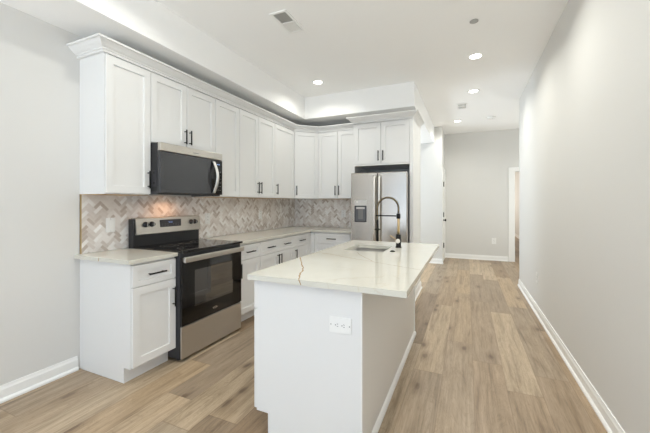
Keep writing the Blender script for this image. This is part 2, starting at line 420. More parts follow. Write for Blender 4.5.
# ------------------------------------------------------------------ backsplash
def herringbone(m, u0, u1, v0, v1, to3, tl, L=.077, w=.0278, g=.0016):
    # clipped herringbone tiles in (u,v); to3 maps to world
    c = math.sqrt(.5)
    def clip(poly):
        for ax, lim, sg in ((0, u0, 1), (0, u1, -1), (1, v0, 1), (1, v1, -1)):
            out = []
            for i in range(len(poly)):
                a, b = poly[i], poly[(i+1) % len(poly)]
                da, db = (a[ax]-lim)*sg, (b[ax]-lim)*sg
                if da >= 0: out.append(a)
                if (da >= 0) != (db >= 0):
                    t = da/(da-db); out.append((a[0]+(b[0]-a[0])*t, a[1]+(b[1]-a[1])*t))
            poly = out
            if len(poly) < 3: return None
        return poly
    nu = int((u1-u0)/(L*1.414))+4; nv = int((v1-v0)/(w*1.414))+8
    for i in range(-3, nu):
        for j in range(-8, nv):
            ox, oy = j*w + i*L, j*w - i*L
            for rect in ((0, 0, L, w), (0, w, w, w+L)):
                x0, y0, x1, y1 = rect[0]+ox+g/2, rect[1]+oy+g/2, rect[2]+ox-g/2, rect[3]+oy-g/2
                poly = [((x-y)*c+u0, (x+y)*c+v0) for x, y in ((x0, y0), (x1, y0), (x1, y1), (x0, y1))]
                poly = clip([( p[0], p[1]) for p in poly])
                if poly:
                    f = m._f([m.bm.verts.new(to3(*p)) for p in poly])
                    if f:
                        r = random.random(); t = random.gauss(.57, .17) if r > .10 else random.uniform(0, .22)
                        for lp in f.loops: lp[tl] = (min(1, max(0, t)),)*3 + (1,)
m = MB(); tl = m.bm.loops.layers.color.new('tint')
m.mi = 1
m.box(XL, XL+.007, 1.5536, YB, .9135, 1.392); m.box(XL, -1.50, YB-.007, YB, .9135, 1.392)
m.mi = 0
herringbone(m, 1.562, YB-.008, .914, 1.3915, lambda u, v: (XL+.009, u, v), tl)
herringbone(m, XL+.009, -1.50, .914, 1.3915, lambda u, v: (u, YB-.009, v), tl)
m.mi = 2; m.box(XL, XL+.011, 1.5536, 1.562, .9135, 1.392)
bs = m.build('backsplash', ['tile', 'grout', 'brass'], fix=False)
struct(bs, 'beige marble herringbone tile backsplash between counters and wall cabinets', 'backsplash')

# ------------------------------------------------------------------ cabinets
# local frame: x along the width, front of the box at y=0 facing -y, z up
DT = .020
def shaker(m, x0, x1, z0, z1, fw=.058, rec=.011):
    y = -DT; c = .0015
    def ring(a, yy): return [m.bm.verts.new(p) for p in ((x0+a, yy, z0+a), (x1-a, yy, z0+a), (x1-a, yy, z1-a), (x0+a, yy, z1-a))]
    R = [ring(0, -.003), ring(0, y+c), ring(c, y), ring(fw, y), ring(fw+.0015, y+rec), ]
    for a, b in zip(R, R[1:]):
        for i in range(4): m._f([a[i], a[(i+1) % 4], b[(i+1) % 4], b[i]])
    m._f(R[-1]); m._f(R[0][::-1])
def bar_handle(parent, x, z, vertical, ln=.15):
    m = MB(); y = -DT-.030; h = ln/2; q = h-.018
    if vertical:
        m.cyl((x, y, z-h), (x, y, z+h), .0068, n=10)
        for s in (-q, q): m.cyl((x, -DT+.001, z+s), (x, y, z+s), .0048, n=8)
    else:
        m.cyl((x-h, y, z), (x+h, y, z), .0068, n=10)
        for s in (-q, q): m.cyl((x+s, -DT+.001, z), (x+s, y, z), .0048, n=8)
    m.build('handle', 'black', parent)
G = .003
def door(root, x0, x1, z0, z1, hx=None, hz=None, ln=.15):
    m = MB(); shaker(m, x0+G, x1-G, z0+G, z1-G); d = m.build('door', 'cab', root)
    if hx is not None: bar_handle(d, hx, hz, True, ln)
    return d
def drawer(root, x0, x1, z0, z1, hs=None, ln=.15):
    m = MB(); shaker(m, x0+G, x1-G, z0+G, z1-G, fw=.042); d = m.build('drawer', 'cab', root)
    for hx in (hs if hs is not None else [(x0+x1)/2]): bar_handle(d, hx, (z0+z1)/2, False, ln)
    return d
Z0, Z1, ZT = .114, .8825, .913
def base_cab(label, loc, rz, w, depth=.605, group='base cabinets'):
    t = thing('base_cabinet', label, 'cabinet', loc, rz, group)
    MB().box(0, w, 0, depth, Z0, Z1).build('carcass', 'cab', t)
    MB().box(0, w, .075, depth, 0, Z0).build('toe_kick', 'cab', t)
    return t
BX = -2.225                                     # front plane of the left run's boxes
UZ0, UZ1 = 1.392, 2.468
DL, DH = .122, .868                             # door bottom, drawer top
DS = .704                                       # split between drawer and door
L90 = PI/2
D = XL-BX                                       # negative depth
dep = abs(D)-.002
t = base_cab('white base cabinet left of the range, one drawer over one door', (BX, 1.5536, 0), L90, .379, dep)
drawer(t, 0, .379, DS, DH); door(t, 0, .379, DL, DS, .379-.032, .56, .16)
t = base_cab('white base cabinet just right of the range with one drawer over one door', (BX, 2.712, 0), L90, .407, dep)
drawer(t, 0, .407, DS, DH); door(t, 0, .407, DL, DS, .032, .60)
t = base_cab('wide white base cabinet with one two-handled drawer over paired doors', (BX, 3.120, 0), L90, .791, dep)
drawer(t, 0, .791, DS, DH, [.205, .586]); door(t, 0, .3955, DL, DS, .3955-.03, .60); door(t, .3955, .791, DL, DS, .3955+.03, .60)
t = base_cab('white base cabinet against the inner corner of the counter, one drawer over one door', (BX, 3.912, 0), L90, .524, dep)
drawer(t, 0, .445, DS, DH); door(t, 0, .445, DL, DS, .035, .60)
MB().box(.448, .524, -DT, -.0005, DL, DH).build('filler_strip', 'cab', t)
YBB = 4.46
t = base_cab('white drawer base cabinet on the back wall left of the refrigerator', (-2.2045, YBB, 0), 0, .6935, YB-YBB-.002)
MB().box(.0, .055, -DT, -.0005, DL, DH).build('filler_strip', 'cab', t)
drawer(t, .06, .64, DS, DH); drawer(t, .06, .64, .415, DS); drawer(t, .06, .64, DL, .415)
MB().box(.643, .6935, -DT, -.0005, DL, DH).build('filler_strip', 'cab', t)

def wall_cab(label, loc, rz, w, z0, z1, depth, group='wall cabinets'):
    t = thing('wall_cabinet', label, 'cabinet', loc, rz, group)
    MB().box(0, w, 0, depth, z0, z1).build('carcass', 'cab', t)
    return t
UX = -2.526; ud = UX-XL-.001
ZDT = 2.459
def HZ(z0): return z0+.055+.075
t = wall_cab('tall single-door white wall cabinet left of the microwave at the near end', (UX, 1.5524, 0), L90, .381, UZ0, UZ1, ud)
door(t, 0, .381, UZ0+.004, ZDT, .381-.03, HZ(UZ0), .15)
MB().box(.0, .381, .01, ud, UZ0-.004, UZ0-.0003).build('bottom_panel', 'wood', t)
t = wall_cab('short two-door white wall cabinet directly above the microwave', (UX, 1.9345, 0), L90, .781, 1.848, UZ1, ud)
door(t, 0, .3905, 1.851, ZDT, .3905-.03, 1.842+.118, .14); door(t, .3905, .781, 1.851, ZDT, .3905+.03, 1.842+.118, .14)
t = wall_cab('tall single-door white wall cabinet right of the microwave', (UX, 2.717, 0), L90, .399, UZ0, UZ1, ud)
door(t, 0, .399, UZ0+.004, ZDT, .032, HZ(UZ0), .15)
MB().box(0, .399, .01, ud, UZ0-.004, UZ0-.0003).build('bottom_panel', 'wood', t)
t = wall_cab('tall two-door white wall cabinet in the middle of the left wall', (UX, 3.117, 0), L90, .780, UZ0, UZ1, ud)
door(t, 0, .39, UZ0+.004, ZDT, .39-.03, HZ(UZ0)); door(t, .39, .78, UZ0+.004, ZDT, .39+.03, HZ(UZ0))
MB().box(0, .78, .01, ud, UZ0-.004, UZ0-.0003).build('bottom_panel', 'wood', t)
t = wall_cab('tall single-door white wall cabinet on the left wall next to the diagonal corner one', (UX, 3.898, 0), L90, .561, UZ0, UZ1, ud)
door(t, 0, .561, UZ0+.004, ZDT, .032, HZ(UZ0))
MB().box(0, .561, .01, ud, UZ0-.004, UZ0-.0003).build('bottom_panel', 'wood', t)
# diagonal corner: from (UX,4.44) to (-2.225,4.741)
YU = YB-.309
t = thing('corner_wall_cabinet', 'tall diagonal white wall cabinet filling the kitchen corner', 'cabinet', (UX, 4.46, 0), PI/4, 'wall cabinets')
wd = (YU-4.46)*math.sqrt(2)
cr = math.sqrt(.5)
def loc_(p):   # world xy to the cabinet's local frame
    dx, dy = p[0]-UX, p[1]-4.46
    return (dx*cr+dy*cr, -dx*cr+dy*cr)
poly = [loc_(p) for p in ((UX, 4.461), (-2.2255, YU), (-2.2255, YB-.001), (XL+.001, YB-.001), (XL+.001, 4.461))]
MB().prism(poly, 2, UZ0, UZ1).build('carcass', 'cab', t)
door(t, .012, wd-.012, UZ0+.004, ZDT, .012+.032, HZ(UZ0))
FX0, FX1 = -1.497, -.712                       # refrigerator bay
t = wall_cab('tall two-door white wall cabinet between corner and refrigerator', (-2.224, YU, 0), 0, FX0-.02+2.224-.001, UZ0, UZ1, .308)
w_ = FX0-.02+2.224-.001
door(t, 0, (w_-.03)/2, UZ0+.004, ZDT, (w_-.03)/2-.03, HZ(UZ0)); door(t, (w_-.03)/2, w_-.03, UZ0+.004, ZDT, (w_-.03)/2+.03, HZ(UZ0))
MB().box(w_-.028, w_, -DT, -.0005, UZ0, ZDT).build('filler_strip', 'cab', t)
MB().box(0, w_, .01, .30, UZ0-.004, UZ0-.0003).build('bottom_panel', 'wood', t)
YFC = 4.44
t = wall_cab('deep two-door white cabinet over the refrigerator', (FX0, YFC, 0), 0, FX1-FX0, 1.853, 2.462, YB-YFC-.001)
wf = FX1-FX0
MB().box(0, wf, -DT, -.0005, 1.853, 1.872).build('filler_strip', 'cab', t)
door(t, 0, wf/2, 1.872, 2.452, wf/2-.033, 1.985, .14); door(t, wf/2, wf, 1.872, 2.452, wf/2+.033, 1.985, .14)
t = thing('refrigerator_side_panel', 'tall white panel on the right side of the refrigerator', 'panel', ((FX1+XE)/2, YFC, 0))
MB().box((FX1-XE)/2+.001, (XE-FX1)/2, -DT, YB-YFC-.001, .0, 2.462).build('panel', 'cab', t)
t2 = thing('refrigerator_side_panel', 'narrow white panel on the left side of the refrigerator bay', 'panel', (FX0-.0105, YFC, 0))
MB().box(-.0095, .0095, 0, YB-YFC-.001, 1.395, 2.462).build('panel', 'cab', t2)
MB().box(-.0025, .0095, -.015, YB-YFC-.001, 0, .88).build('lower_panel', 'cab', t2)
# crown moldings
CP = [(-.012, .0), (.008, .0), (.008, .017), (.017, .0185), (.017, .026), (.022, .029), (.034, .036), (.050, .050), (.060, .062), (.066, .068), (.080, .0695), (.080, .083), (-.012, .083)]
def crown(label, path, z):
    o = MB().sweep(path, [(a, b+z) for a, b in CP]).build('crown_molding', 'cab'); return tag(o, label, 'molding', 'crown moldings')
crown('long white crown molding along the tops of the left wall cabinets to the corner',
      [(XL+.001, 1.5524-.0125), (UX+.0125, 1.5524-.0125), (UX+.0125, 4.46-.005), (-2.225+.005, YU-.0125), (FX0-.024, YU-.0125)], 2.4685)
CP = [(a, b) for a, b in CP]
crown('shorter white crown molding around the deep refrigerator cabinet top',
      [(FX0-.0100, YU-.09), (FX0-.0100, YFC-DT-.0125), (XE-.002, YFC-DT-.0125), (XE-.002, YB-.001)], 2.4625)

# ------------------------------------------------------------------ countertops
t = MB(); t.box(XL+.001, -2.185, 1.5135, 1.934, .883, ZT, .0012)
t.mi = 1; 
for a, b, wv in ((.0, .004, .003),): t.quad((-2.535, 1.5131, .884), (-2.526, 1.5131, .884), (-2.520, 1.5131, .912), (-2.527, 1.5131, .912))
tag(t.build('countertop', ['quartz', 'vein']), 'short white quartz countertop left of the range', 'countertop')
t = MB().grid_slab([XL+.012, -2.185, -1.512], [2.711, 4.412, YB-.012], {(1, 0)}, .883, ZT)
tag(t.build('countertop', 'quartz'), 'white quartz countertop running from the range around the corner to the refrigerator', 'countertop')

# ------------------------------------------------------------------ range
RY0, RY1, RXF = 1.938, 2.709, -2.150
t = thing('range', 'stainless and black electric range between two base cabinets', 'range', (-2.5, (RY0+RY1)/2, 0), L90)
w = (RY1-RY0)/2
def ry(X): return -(X+2.5)      # world X -> local y
yb, yf, yd = ry(XL+.03), ry(-2.172), ry(RXF)
MB().box(-w, w, yf, yb, .03, .905).build('body', 'darkgrey', t)
for sx_ in (-w+.04, w-.04):
    for sy_ in (yf+.05, yb-.06): MB().cyl((sx_, sy_, 0), (sx_, sy_, .03), .018, n=12).build('foot', 'blackplastic', t)
ct = MB().box(-w, w, ry(-2.135), yb-.06, .906, .926, .004).build('cooktop', 'glassblack', t)
m = MB()
for bx_, by_, r in ((-.19, -.17, .115), (.19, -.17, .09), (-.19, .10, .08), (.19, .10, .10), (0, .12, .05)):
    by_ -= .08
    n = 40; 
    for q in (r, r*.62):
        a = [m.bm.verts.new((bx_+math.cos(2*PI*i/n)*q, by_+math.sin(2*PI*i/n)*q, .9264)) for i in range(n)]
        b = [m.bm.verts.new((bx_+math.cos(2*PI*i/n)*(q-.003), by_+math.sin(2*PI*i/n)*(q-.003), .9264)) for i in range(n)]
        for i in range(n): m._f([a[i], a[(i+1) % n], b[(i+1) % n], b[i]])
m.build('burner_ring', 'grey', ct)
# backguard
bg = MB().box(-w, w+.004, ry(-2.742), yb+.003, .906, 1.176, .006).build('backguard', 'blackplastic', t)
m = MB(); m.prism([(ry(-2.740), 1.028), (ry(-2.722), 1.034), (ry(-2.739), 1.178), (ry(-2.752), 1.184), (yb, 1.184), (yb, 1.177), (ry(-2.745), 1.177)], 0, -w+.020, w+.006)
m.build('control_face', 'steel_h', bg)
def fy(z): return ry(-2.722-.017*(z-1.034)/.144)-.0012
for kx in (-w+.112, -w+.178, w-.122, w-.072):
    kz = 1.122; y = fy(kz)
    k_ = MB().lathe((kx, y, kz), [(.026, 0), (.026, -.006), (.020, -.009), (.019, -.028), (.016, -.031)], 'y', 24).build('knob', 'blackplastic', bg)
    MB().box(kx-.003, kx+.003, y-.034, y-.028, kz-.017, kz+.017, .001).build('knob_grip', 'chrome', k_)
m = MB(); m.box(-.118, .130, fy(1.112)-.003, fy(1.112)+.006, 1.086, 1.158, .002)
dsp = m.build('control_display', 'darkgrey', bg)
m = MB()   # lit clock digits 12:08 style segments and key legends
y = fy(1.112)-.0036
for i, dx in enumerate((-.018, -.008, .006, .016)):
    m.box(dx-.0028, dx+.0028, y-.0005, y, 1.136, 1.138); m.box(dx-.0028, dx+.0028, y-.0005, y, 1.126, 1.128)
    m.box(dx+.0018, dx+.0032, y-.0005, y, 1.126, 1.138)
m.build('clock_digits', 'display', dsp)
m = MB()
for i in range(7):
    for z in (1.098, 1.114):
        if abs(-.096+i*.032) > .02 or z < 1.104: m.box(-.102+i*.032, -.088+i*.032, y-.0005, y, z, z+.003)
m.build('key_legend', 'grey', dsp)
# oven door
dr = MB().box(-w+.004, w-.004, yd, yf-.002, .302, .868, .004).build('oven_door', 'glassblack', t)
MB().box(-.245, .245, yd-.0012, yd+.002, .43, .745, .001).build('oven_window', 'ovenwindow', dr)
m = MB(); m.box(-w+.004, w-.004, yd-.040, yd-.014, .826, .874, .008)
for sx_ in (-w+.03, w-.03): m.box(sx_-.016, sx_+.016, yd-.02, yd+.002, .832, .866, .003)
m.build('oven_handle', 'steel_h', dr)
m = MB(); n = 28     # oval swoosh emblem with a bar of small strokes
for i in range(n-6):
    a, b = 2*PI*i/n+.5, 2*PI*(i+1)/n+.5
    m.quad((.030*math.cos(a), yd-.0008, .352+.010*math.sin(a)), (.030*math.cos(b), yd-.0008, .352+.010*math.sin(b)), (.026*math.cos(b), yd-.0008, .352+.0075*math.sin(b)), (.026*math.cos(a), yd-.0008, .352+.0075*math.sin(a)))
for i in range(9):
    m.box(-.030+i*.0072, -.0255+i*.0072, yd-.001, yd-.0003, .348, .356 if i % 3 else .3595)
m.build('emblem', 'chrome', dr)
dw = MB().box(-w+.004, w-.004, yd+.002, yf-.002, .028, .292, .004).build('storage_drawer', 'steel_h', t)

# ------------------------------------------------------------------ microwave
MY0, MY1, MXF = 1.9365, 2.694, -2.392
t = thing('microwave', 'stainless over-the-range microwave with black glass door below the short cabinet', 'microwave', (-2.6, (MY0+MY1)/2, 1.395), L90)
w = (MY1-MY0)/2; H = 1.844-1.395
yw, yf = .2325, -(MXF+2.6)
def my(X): return -(X+2.6)
MB().box(-w, w, my(-2.427), yw, .025, H, .003).build('body', 'blackplastic', t)
m = MB(); m.box(-w+.004, w-.004, my(-2.439), yw-.02, .020, .0248); m.box(-w, w, my(-2.439), my(-2.428), .0, .0248); m.box(-w, -w+.004, my(-2.439), yw, .0, .0248); m.box(w-.004, w, my(-2.439), yw, .0, .0248)
und = m.build('underside_panel', 'darkgrey', t)
MB().box(-.05, .05, .04, .10, .0175, .0198).build('cooktop_lamp', 'hoodlamp', und)
for sx_ in (-.2, .2): MB().box(sx_-.1, sx_+.1, .0, .13, .0172, .0198).build('grease_filter', 'grey', und)
m = MB(); m.box(-w, w, yf, my(-2.429), .378, H, .005)
tp = m.build('top_vent_strip', 'steel_h', t)
m = MB()
for i in range(9): m.box(-.02+i*.0075, -.0155+i*.0075, yf-.0006, yf+.001, .402, .410)
m.build('emblem', 'grey', tp)
dr = MB().box(-w, w-.115, yf+.001, my(-2.429), .014, .373, .004).build('door', 'mwglass', t)
m = MB(); fx0, fx1 = -w+.022, w-.165
MB().box(fx0, fx1, yf-.0004, yf+.004, .045, .345, .001).build('door_window', 'mwglass', dr)
pts = []
for i in range(17):
    s_ = i/16; z = .03+.325*s_; pts.append((w-.135, yf-.008-.052*math.sin(PI*s_), z))
m = MB()
for a_ in range(16):
    p, q = pts[a_], pts[a_+1]
for (dx, mat) in ((0, 0),):
    rings = []
    for i, p in enumerate(pts):
        rings.append([m.bm.verts.new((p[0]+ox, p[1]+oy, p[2])) for ox, oy in ((-.017, .006), (-.017, -.003), (-.011, -.008), (.011, -.008), (.017, -.003), (.017, .006))])
    for a_, b_ in zip(rings, rings[1:]):
        for j in range(6): m._f([a_[j], a_[(j+1) % 6], b_[(j+1) % 6], b_[j]], True)
    m._f(rings[0][::-1]); m._f(rings[-1])
m.build('handle', 'satin', dr)
MB().box(w-.163, w-.118, yf-.0006, yf+.002, .03, .355, .0008).build('handle_recess', 'glassblack', dr)
cp = MB().box(w-.1135, w, yf+.001, my(-2.429), .014, .373, .004).build('control_panel', 'glassblack', t)
m = MB()
for i in range(4): m.box(w-.078+i*.010, w-.073+i*.010, yf+.0002, yf+.002, .325, .335)
m.build('clock_digits', 'display', cp)
m = MB()
for i in range(3):
    for j in range(6): m.box(w-.085+i*.024, w-.073+i*.024, yf+.0004, yf+.002, .06+j*.038, .066+j*.038)
m.build('key_legend', 'grey', cp)
m = MB(); m.box(-w-.0015, -w+.001, my(-2.50), my(-2.445), .07, .21)
sp = m.build('side_vent_plate', 'darkgrey', t)
for z in (.09, .18): MB().box(-w-.003, -w, my(-2.478), my(-2.466), z, z+.018).build('side_slot', 'black', sp)
area('cooktop_lamp_light', (-2.67, 2.31, 1.408), (0, math.radians(-24), 0), .10, .06, 1.5, (1.0, 0.56, 0.32))

# ------------------------------------------------------------------ refrigerator
RW0, RW1, RFY = -1.488, -.717, 4.255
t = thing('refrigerator', 'stainless french door refrigerator with water dispenser at the back wall', 'refrigerator', ((RW0+RW1)/2, 4.7, 0))
hw = (RW1-RW0)/2; y0 = RFY-4.7
MB().box(-hw+.004, hw-.004, y0+.085, .32, .02, 1.705, .004).build('body', 'darkgrey', t)
for sx_ in (-hw+.06, hw-.06):
    for sy_ in (y0+.12, .27): MB().cyl((sx_, sy_, 0), (sx_, sy_, .021), .02, n=12).build('foot', 'blackplastic', t)
MB().box(-hw+.02, hw-.02, y0+.10, y0+.16, 1.705, 1.728, .003).build('hinge_cover', 'darkgrey', t)
split = -.006
xs_ = split
dl = MB().box(-hw, xs_-.003, y0, y0+.078, .735, 1.738, .008).build('door', 'steel_v', t)
drr = MB().box(xs_+.003, hw, y0, y0+.078, .735, 1.738, .008).build('door', 'steel_v', t)
fz = MB().box(-hw, hw, y0, y0+.078, .06, .728, .008).build('freezer_drawer', 'steel_v', t)
MB().box(-hw+.02, hw-.02, y0+.02, y0+.08, .02, .056).build('kick_grille', 'darkgrey', t)
def fr_handle(par, x):
    m = MB(); pts = [(x, y0-.002, .80), (x, y0-.045, .83), (x, y0-.052, 1.0), (x, y0-.052, 1.5), (x, y0-.045, 1.66), (x, y0-.002, 1.69)]
    m.tube(pts, [.013, .015, .016, .016, .015, .013], 14); m.build('handle', 'satin', par)
fr_handle(dl, xs_-.034); fr_handle(drr, xs_+.034)
m = MB(); m.tube([(-hw+.06, y0-.002, .66), (-hw+.09, y0-.048, .66), (hw-.09, y0-.048, .66), (hw-.06, y0-.002, .66)], .012, 12); m.build('handle', 'chrome', fz)
dx0, dx1 = -hw+.055, -hw+.225
m = MB()
m.box(dx0, dx1, y0-.004, y0+.004, 1.285, 1.362, .002); dp = m.build('dispenser_panel', 'steel_h', dl)
MB().box(dx0+.028, dx0+.046, y0-.0055, y0-.003, 1.330, 1.345).build('display', 'ivory', dp)
m = MB()   # recess frame and cavity
m.box(dx0, dx1, y0-.005, y0+.003, 1.268, 1.285); m.box(dx0, dx0+.014, y0-.005, y0+.003, 1.075, 1.268); m.box(dx1-.014, dx1, y0-.005, y0+.003, 1.075, 1.268); m.box(dx0, dx1, y0-.005, y0+.003, 1.060, 1.075)
m.build('dispenser_frame', 'darkgrey', dl)
m = MB(); m.box(dx0+.014, dx1-.014, y0-.002, y0+.001, 1.075, 1.268); dc = m.build('dispenser_recess', 'dispenser', dl)
MB().box(dx0+.05, dx1-.05, y0-.004, y0-.0015, 1.10, 1.235, .001).build('paddle', 'grey', dc)
MB().box(dx0+.025, dx1-.025, y0-.006, y0-.0015, 1.240, 1.268, .001).build('nozzle', 'steel_h', dc)

# ------------------------------------------------------------------ island
IX0, IX1, IY0, IY1 = -1.1246, -.488, 1.5536, 3.335
t = thing('kitchen_island', 'white kitchen island with a beige seating side in front of the refrigerator', 'island', ((IX0+IX1)/2, (IY0+IY1)/2, 0), -L90)
cx, cy = (IX0+IX1)/2, (IY0+IY1)/2
# local: x -> -Y(world), local -y -> -X(world)
hx, hy = (IY1-IY0)/2, (IX1-IX0)/2
m = MB(); m.box(-hx+.016, hx-.016, -hy, hy-.008, Z0, .24); m.box(-hx+.016, hx-.016, -hy, -hy+.018, .24, .882)
m.box(-hx+.016, hx-.016, hy-.03, hy-.008, .24, .882); m.box(-hx+.016, -hx+.03, -hy+.018, hy-.03, .24, .882); m.box(hx-.03, hx-.016, -hy+.018, hy-.03, .24, .882)
m.build('carcass', 'cab', t)
MB().box(-hx+.016, hx-.016, -hy+.078, hy-.008, 0, Z0).build('toe_kick', 'cab', t)
def endp(x0, x1):
    m = MB(); m.prism([(-hy, Z0), (-hy+.078, Z0), (-hy+.078, 0), (hy, 0), (hy, .8825), (-hy, .8825)], 0, x0, x1)
    return m.build('end_panel', 'cab', t)
endp(hx-.0155, hx); endp(-hx, -hx+.0155)
MB().box(-hx+.0155, hx-.0155, hy-.008, hy-.002, 0, .8825).build('back_panel', 'greige', t)
m = MB(); m.box(hx-.0155, hx+.0008, hy-.001, hy+.004, 0, .8825)
m.build('corner_trim', 'trim', t)
MB().box(-hx+.0, -hx+.03, hy-.002, hy+.006, 0, .8825).build('corner_trim', 'trim', t)
m = MB(); m.prism([(hy-.002, 0), (hy+.018, 0), (hy+.018, .012), (hy+.012, .026), (hy+.004, .034), (hy-.002, .036)], 0, -hx, hx)
m.build('shoe_molding', 'trim', t)
# doors and drawers on the working side (front plane local y=-hy); the sink base stands under the sink
def shift(o): o.location = (0, -hy, 0); return o
cuts = [-hx, -hx+.80, hx-.52, hx]
for i, (a, b) in enumerate(zip(cuts, cuts[1:])):
    if i == 0:
        shift(door(t, a, (a+b)/2, DL, DH, (a+b)/2-.03, .70)); shift(door(t, (a+b)/2, b, DL, DH, (a+b)/2+.03, .70))
    else:
        shift(drawer(t, a, b, DS, DH)); shift(door(t, a, b, DL, DS, a+.032, .60))
# countertop with the sink cut-out and its veins
CX0, CX1, CY0, CY1 = -1.154, -.255, 1.504, 3.37
SX0, SX1, SY0, SY1 = -.985, -.640, 2.63, 3.03
m = MB(); m.grid_slab([CX0, SX0, SX1, CX1], [CY0, SY0, SY1, CY1], {(1, 1)}, .883, ZT)
def P2(px, py, z=ZT):
    d = FPX*(CAMH-z)/(py-HOR); r = (px-325)/FPX*d
    c_, s_ = math.cos(YAW), math.sin(YAW)
    return Vector((c_*r-s_*d, s_*r+c_*d))
def vein(pts, wd, z=ZT+.0003):
    P = []
    for a, b in zip(pts, pts[1:]):
        n = max(2, int((b-a).length/.02))
        for i in range(n): P.append(a+(b-a)*i/n)
    P.append(pts[-1]); Q = []
    for i, p in enumerate(P):
        jit = .004 if 0 < i < len(P)-1 else 0
        Q.append(p+Vector((random.uniform(-jit, jit), random.uniform(-jit, jit))))
    L, R = [], []
    for i, p in enumerate(Q):
        d = (Q[min(i+1, len(Q)-1)]-Q[max(i-1, 0)]).normalized(); nn = Vector((-d.y, d.x))
        ww = wd*random.uniform(.6, 1.3)*.5*(1 if 0 < i < len(Q)-1 else .5)
        L.append(m.bm.verts.new((p.x+nn.x*ww, p.y+nn.y*ww, z))); R.append(m.bm.verts.new((p.x-nn.x*ww, p.y-nn.y*ww, z)))
    for i in range(len(Q)-1): m._f([L[i], R[i], R[i+1], L[i+1]])
# world positions of the slab's natural veins
m.mi = 1
vein([Vector(p) for p in ((-.818, 1.5045), (-.846, 1.56), (-.877, 1.631), (-.905, 1.70), (-.942, 1.789), (-1.0, 1.88), (-1.049, 1.967), (-1.10, 2.05), (-1.152, 2.14))], .008)
m.quad((-.822, CY0-.0004, .9132), (-.814, CY0-.0004, .9132), (-.803, CY0-.0004, .886), (-.808, CY0-.0004, .886))
m.mi = 2
vein([Vector(p) for p in ((-1.153, 2.405), (-1.006, 2.37), (-.797, 2.257), (-.543, 2.151), (-.395, 2.084), (-.256, 2.02))], .008)
vein([Vector(p) for p in ((-.831, 2.545), (-.771, 2.419), (-.662, 2.269), (-.60, 2.19))], .007)
o = m.build('countertop', ['quartz', 'vein', 'veingrey'], fix=False)
tag(o, 'large white quartz island countertop with thin gold veins', 'countertop')

# sink
t = thing('sink', 'undermount stainless sink bowl set in the island countertop', 'sink', ((SX0+SX1)/2, (SY0+SY1)/2, .69))
a, b = (SX1-SX0)/2+.004, (SY1-SY0)/2+.004
m = MB(); zt = .8825-.69
def rr(ax, ay, z, r=.03, n=5):
    out = []
    for sx_, sy_, st in ((1, 1, 0), (-1, 1, 90), (-1, -1, 180), (1, -1, 270)):
        for i in range(n+1):
            an = math.radians(st+90*i/n); out.append(m.bm.verts.new((sx_*(ax-r)+r*math.cos(an), sy_*(ay-r)+r*math.sin(an), z)))
    return out
R = [rr(a+.018, b+.018, zt, .035), rr(a, b, zt), rr(a-.004, b-.004, .03), rr(a-.03, b-.03, .006), rr(a*.15, b*.15, .0, .02)]
for q, s_ in zip(R, R[1:]):
    for i in range(len(q)): m._f([q[i], q[(i+1) % len(q)], s_[(i+1) % len(q)], s_[i]], True)
m._f(R[-1])
o = m.build('bowl', 'steel_s', t)
MB().lathe((0, 0, .001), [(.045, 0), (.045, .003), (.036, .004), (.03, .001), (.0, .001)], 'z', 24).build('drain', 'chrome', t)

# faucet
FXc, FYc = -.578, 2.972
t = thing('faucet', 'tall black and gold spring-neck faucet on the island by the sink', 'faucet', (FXc, FYc, ZT))
MB().lathe((0, 0, 0), [(.028, 0), (.028, .006), (.0235, .010), (.0225, .115), (.020, .120)], 'z', 24).build('base', 'black', t)
MB().cyl((0, 0, .12), (0, 0, .31), .0115, n=18).build('riser', 'gold', t)
R_ = .0985; zc = .362
arc = [(0, 0, .312), (0, 0, .33)] + [(-R_+R_*math.cos(PI*i/20), 0, zc+R_*math.sin(PI*i/20)) for i in range(21)] + [(-2*R_, 0, .33), (-2*R_, 0, .24), (-2*R_+.001, 0, .17)]
hs = MB().tube(arc, .0058, 12).build('hose', 'gold', t)
# spring coil wound on the arc
def along(path, s_):
    L = 0
    for a_, b_ in zip(path, path[1:]):
        d_ = (Vector(b_)-Vector(a_)).length
        if L+d_ >= s_: return Vector(a_).lerp(Vector(b_), (s_-L)/d_), (Vector(b_)-Vector(a_)).normalized()
        L += d_
    return Vector(path[-1]), Vector((0, 0, -1))
tot = sum((Vector(b_)-Vector(a_)).length for a_, b_ in zip(arc, arc[1:]))
pts = []; turns = 46; N = turns*10
for i in range(N+1):
    p, d_ = along(arc, .004+(tot-.06)*i/N); u = Vector((0, 1, 0)); v_ = d_.cross(u)
    an = 2*PI*turns*i/N; pts.append(p+(u*math.cos(an)+v_*math.sin(an))*.0078)
MB().tube(pts, .0036, 6).build('spring', 'black', t)
MB().lathe((0, 0, .265), [(.016, 0), (.0185, .003), (.0185, .045), (.016, .048)], 'z', 20).build('collar', 'black', t)
m = MB(); m.cyl((-.01, 0, .29), (-2*R_+.012, 0, .29), .0060, n=10); m.lathe((-2*R_, 0, .282), [(.015, 0), (.016, .002), (.016, .014), (.015, .016)], 'z', 18)
m.build('support_arm', 'black', t)
MB().lathe((-2*R_, 0, .05), [(.010, 0), (.0125, .004), (.0125, .10), (.017, .105), (.017, .118), (.0125, .122), (.011, .19), (.009, .2)], 'z', 20).build('spray_head', 'black', t)
MB().box(-2*R_-.027, -2*R_+.027, -.008, .008, .155, .165, .003).build('spray_trigger', 'black', t)
m = MB(); m.lathe((0.0, -.021, .062), [(.019, 0), (.020, -.004), (.020, -.014), (.017, -.018)], 'y', 20)
kb = m.build('handle_knob', 'ivory', t)
MB().cyl((-.01, -.032, .072), (-.066, -.044, .112), .0032, n=10).build('lever', 'gold', kb)
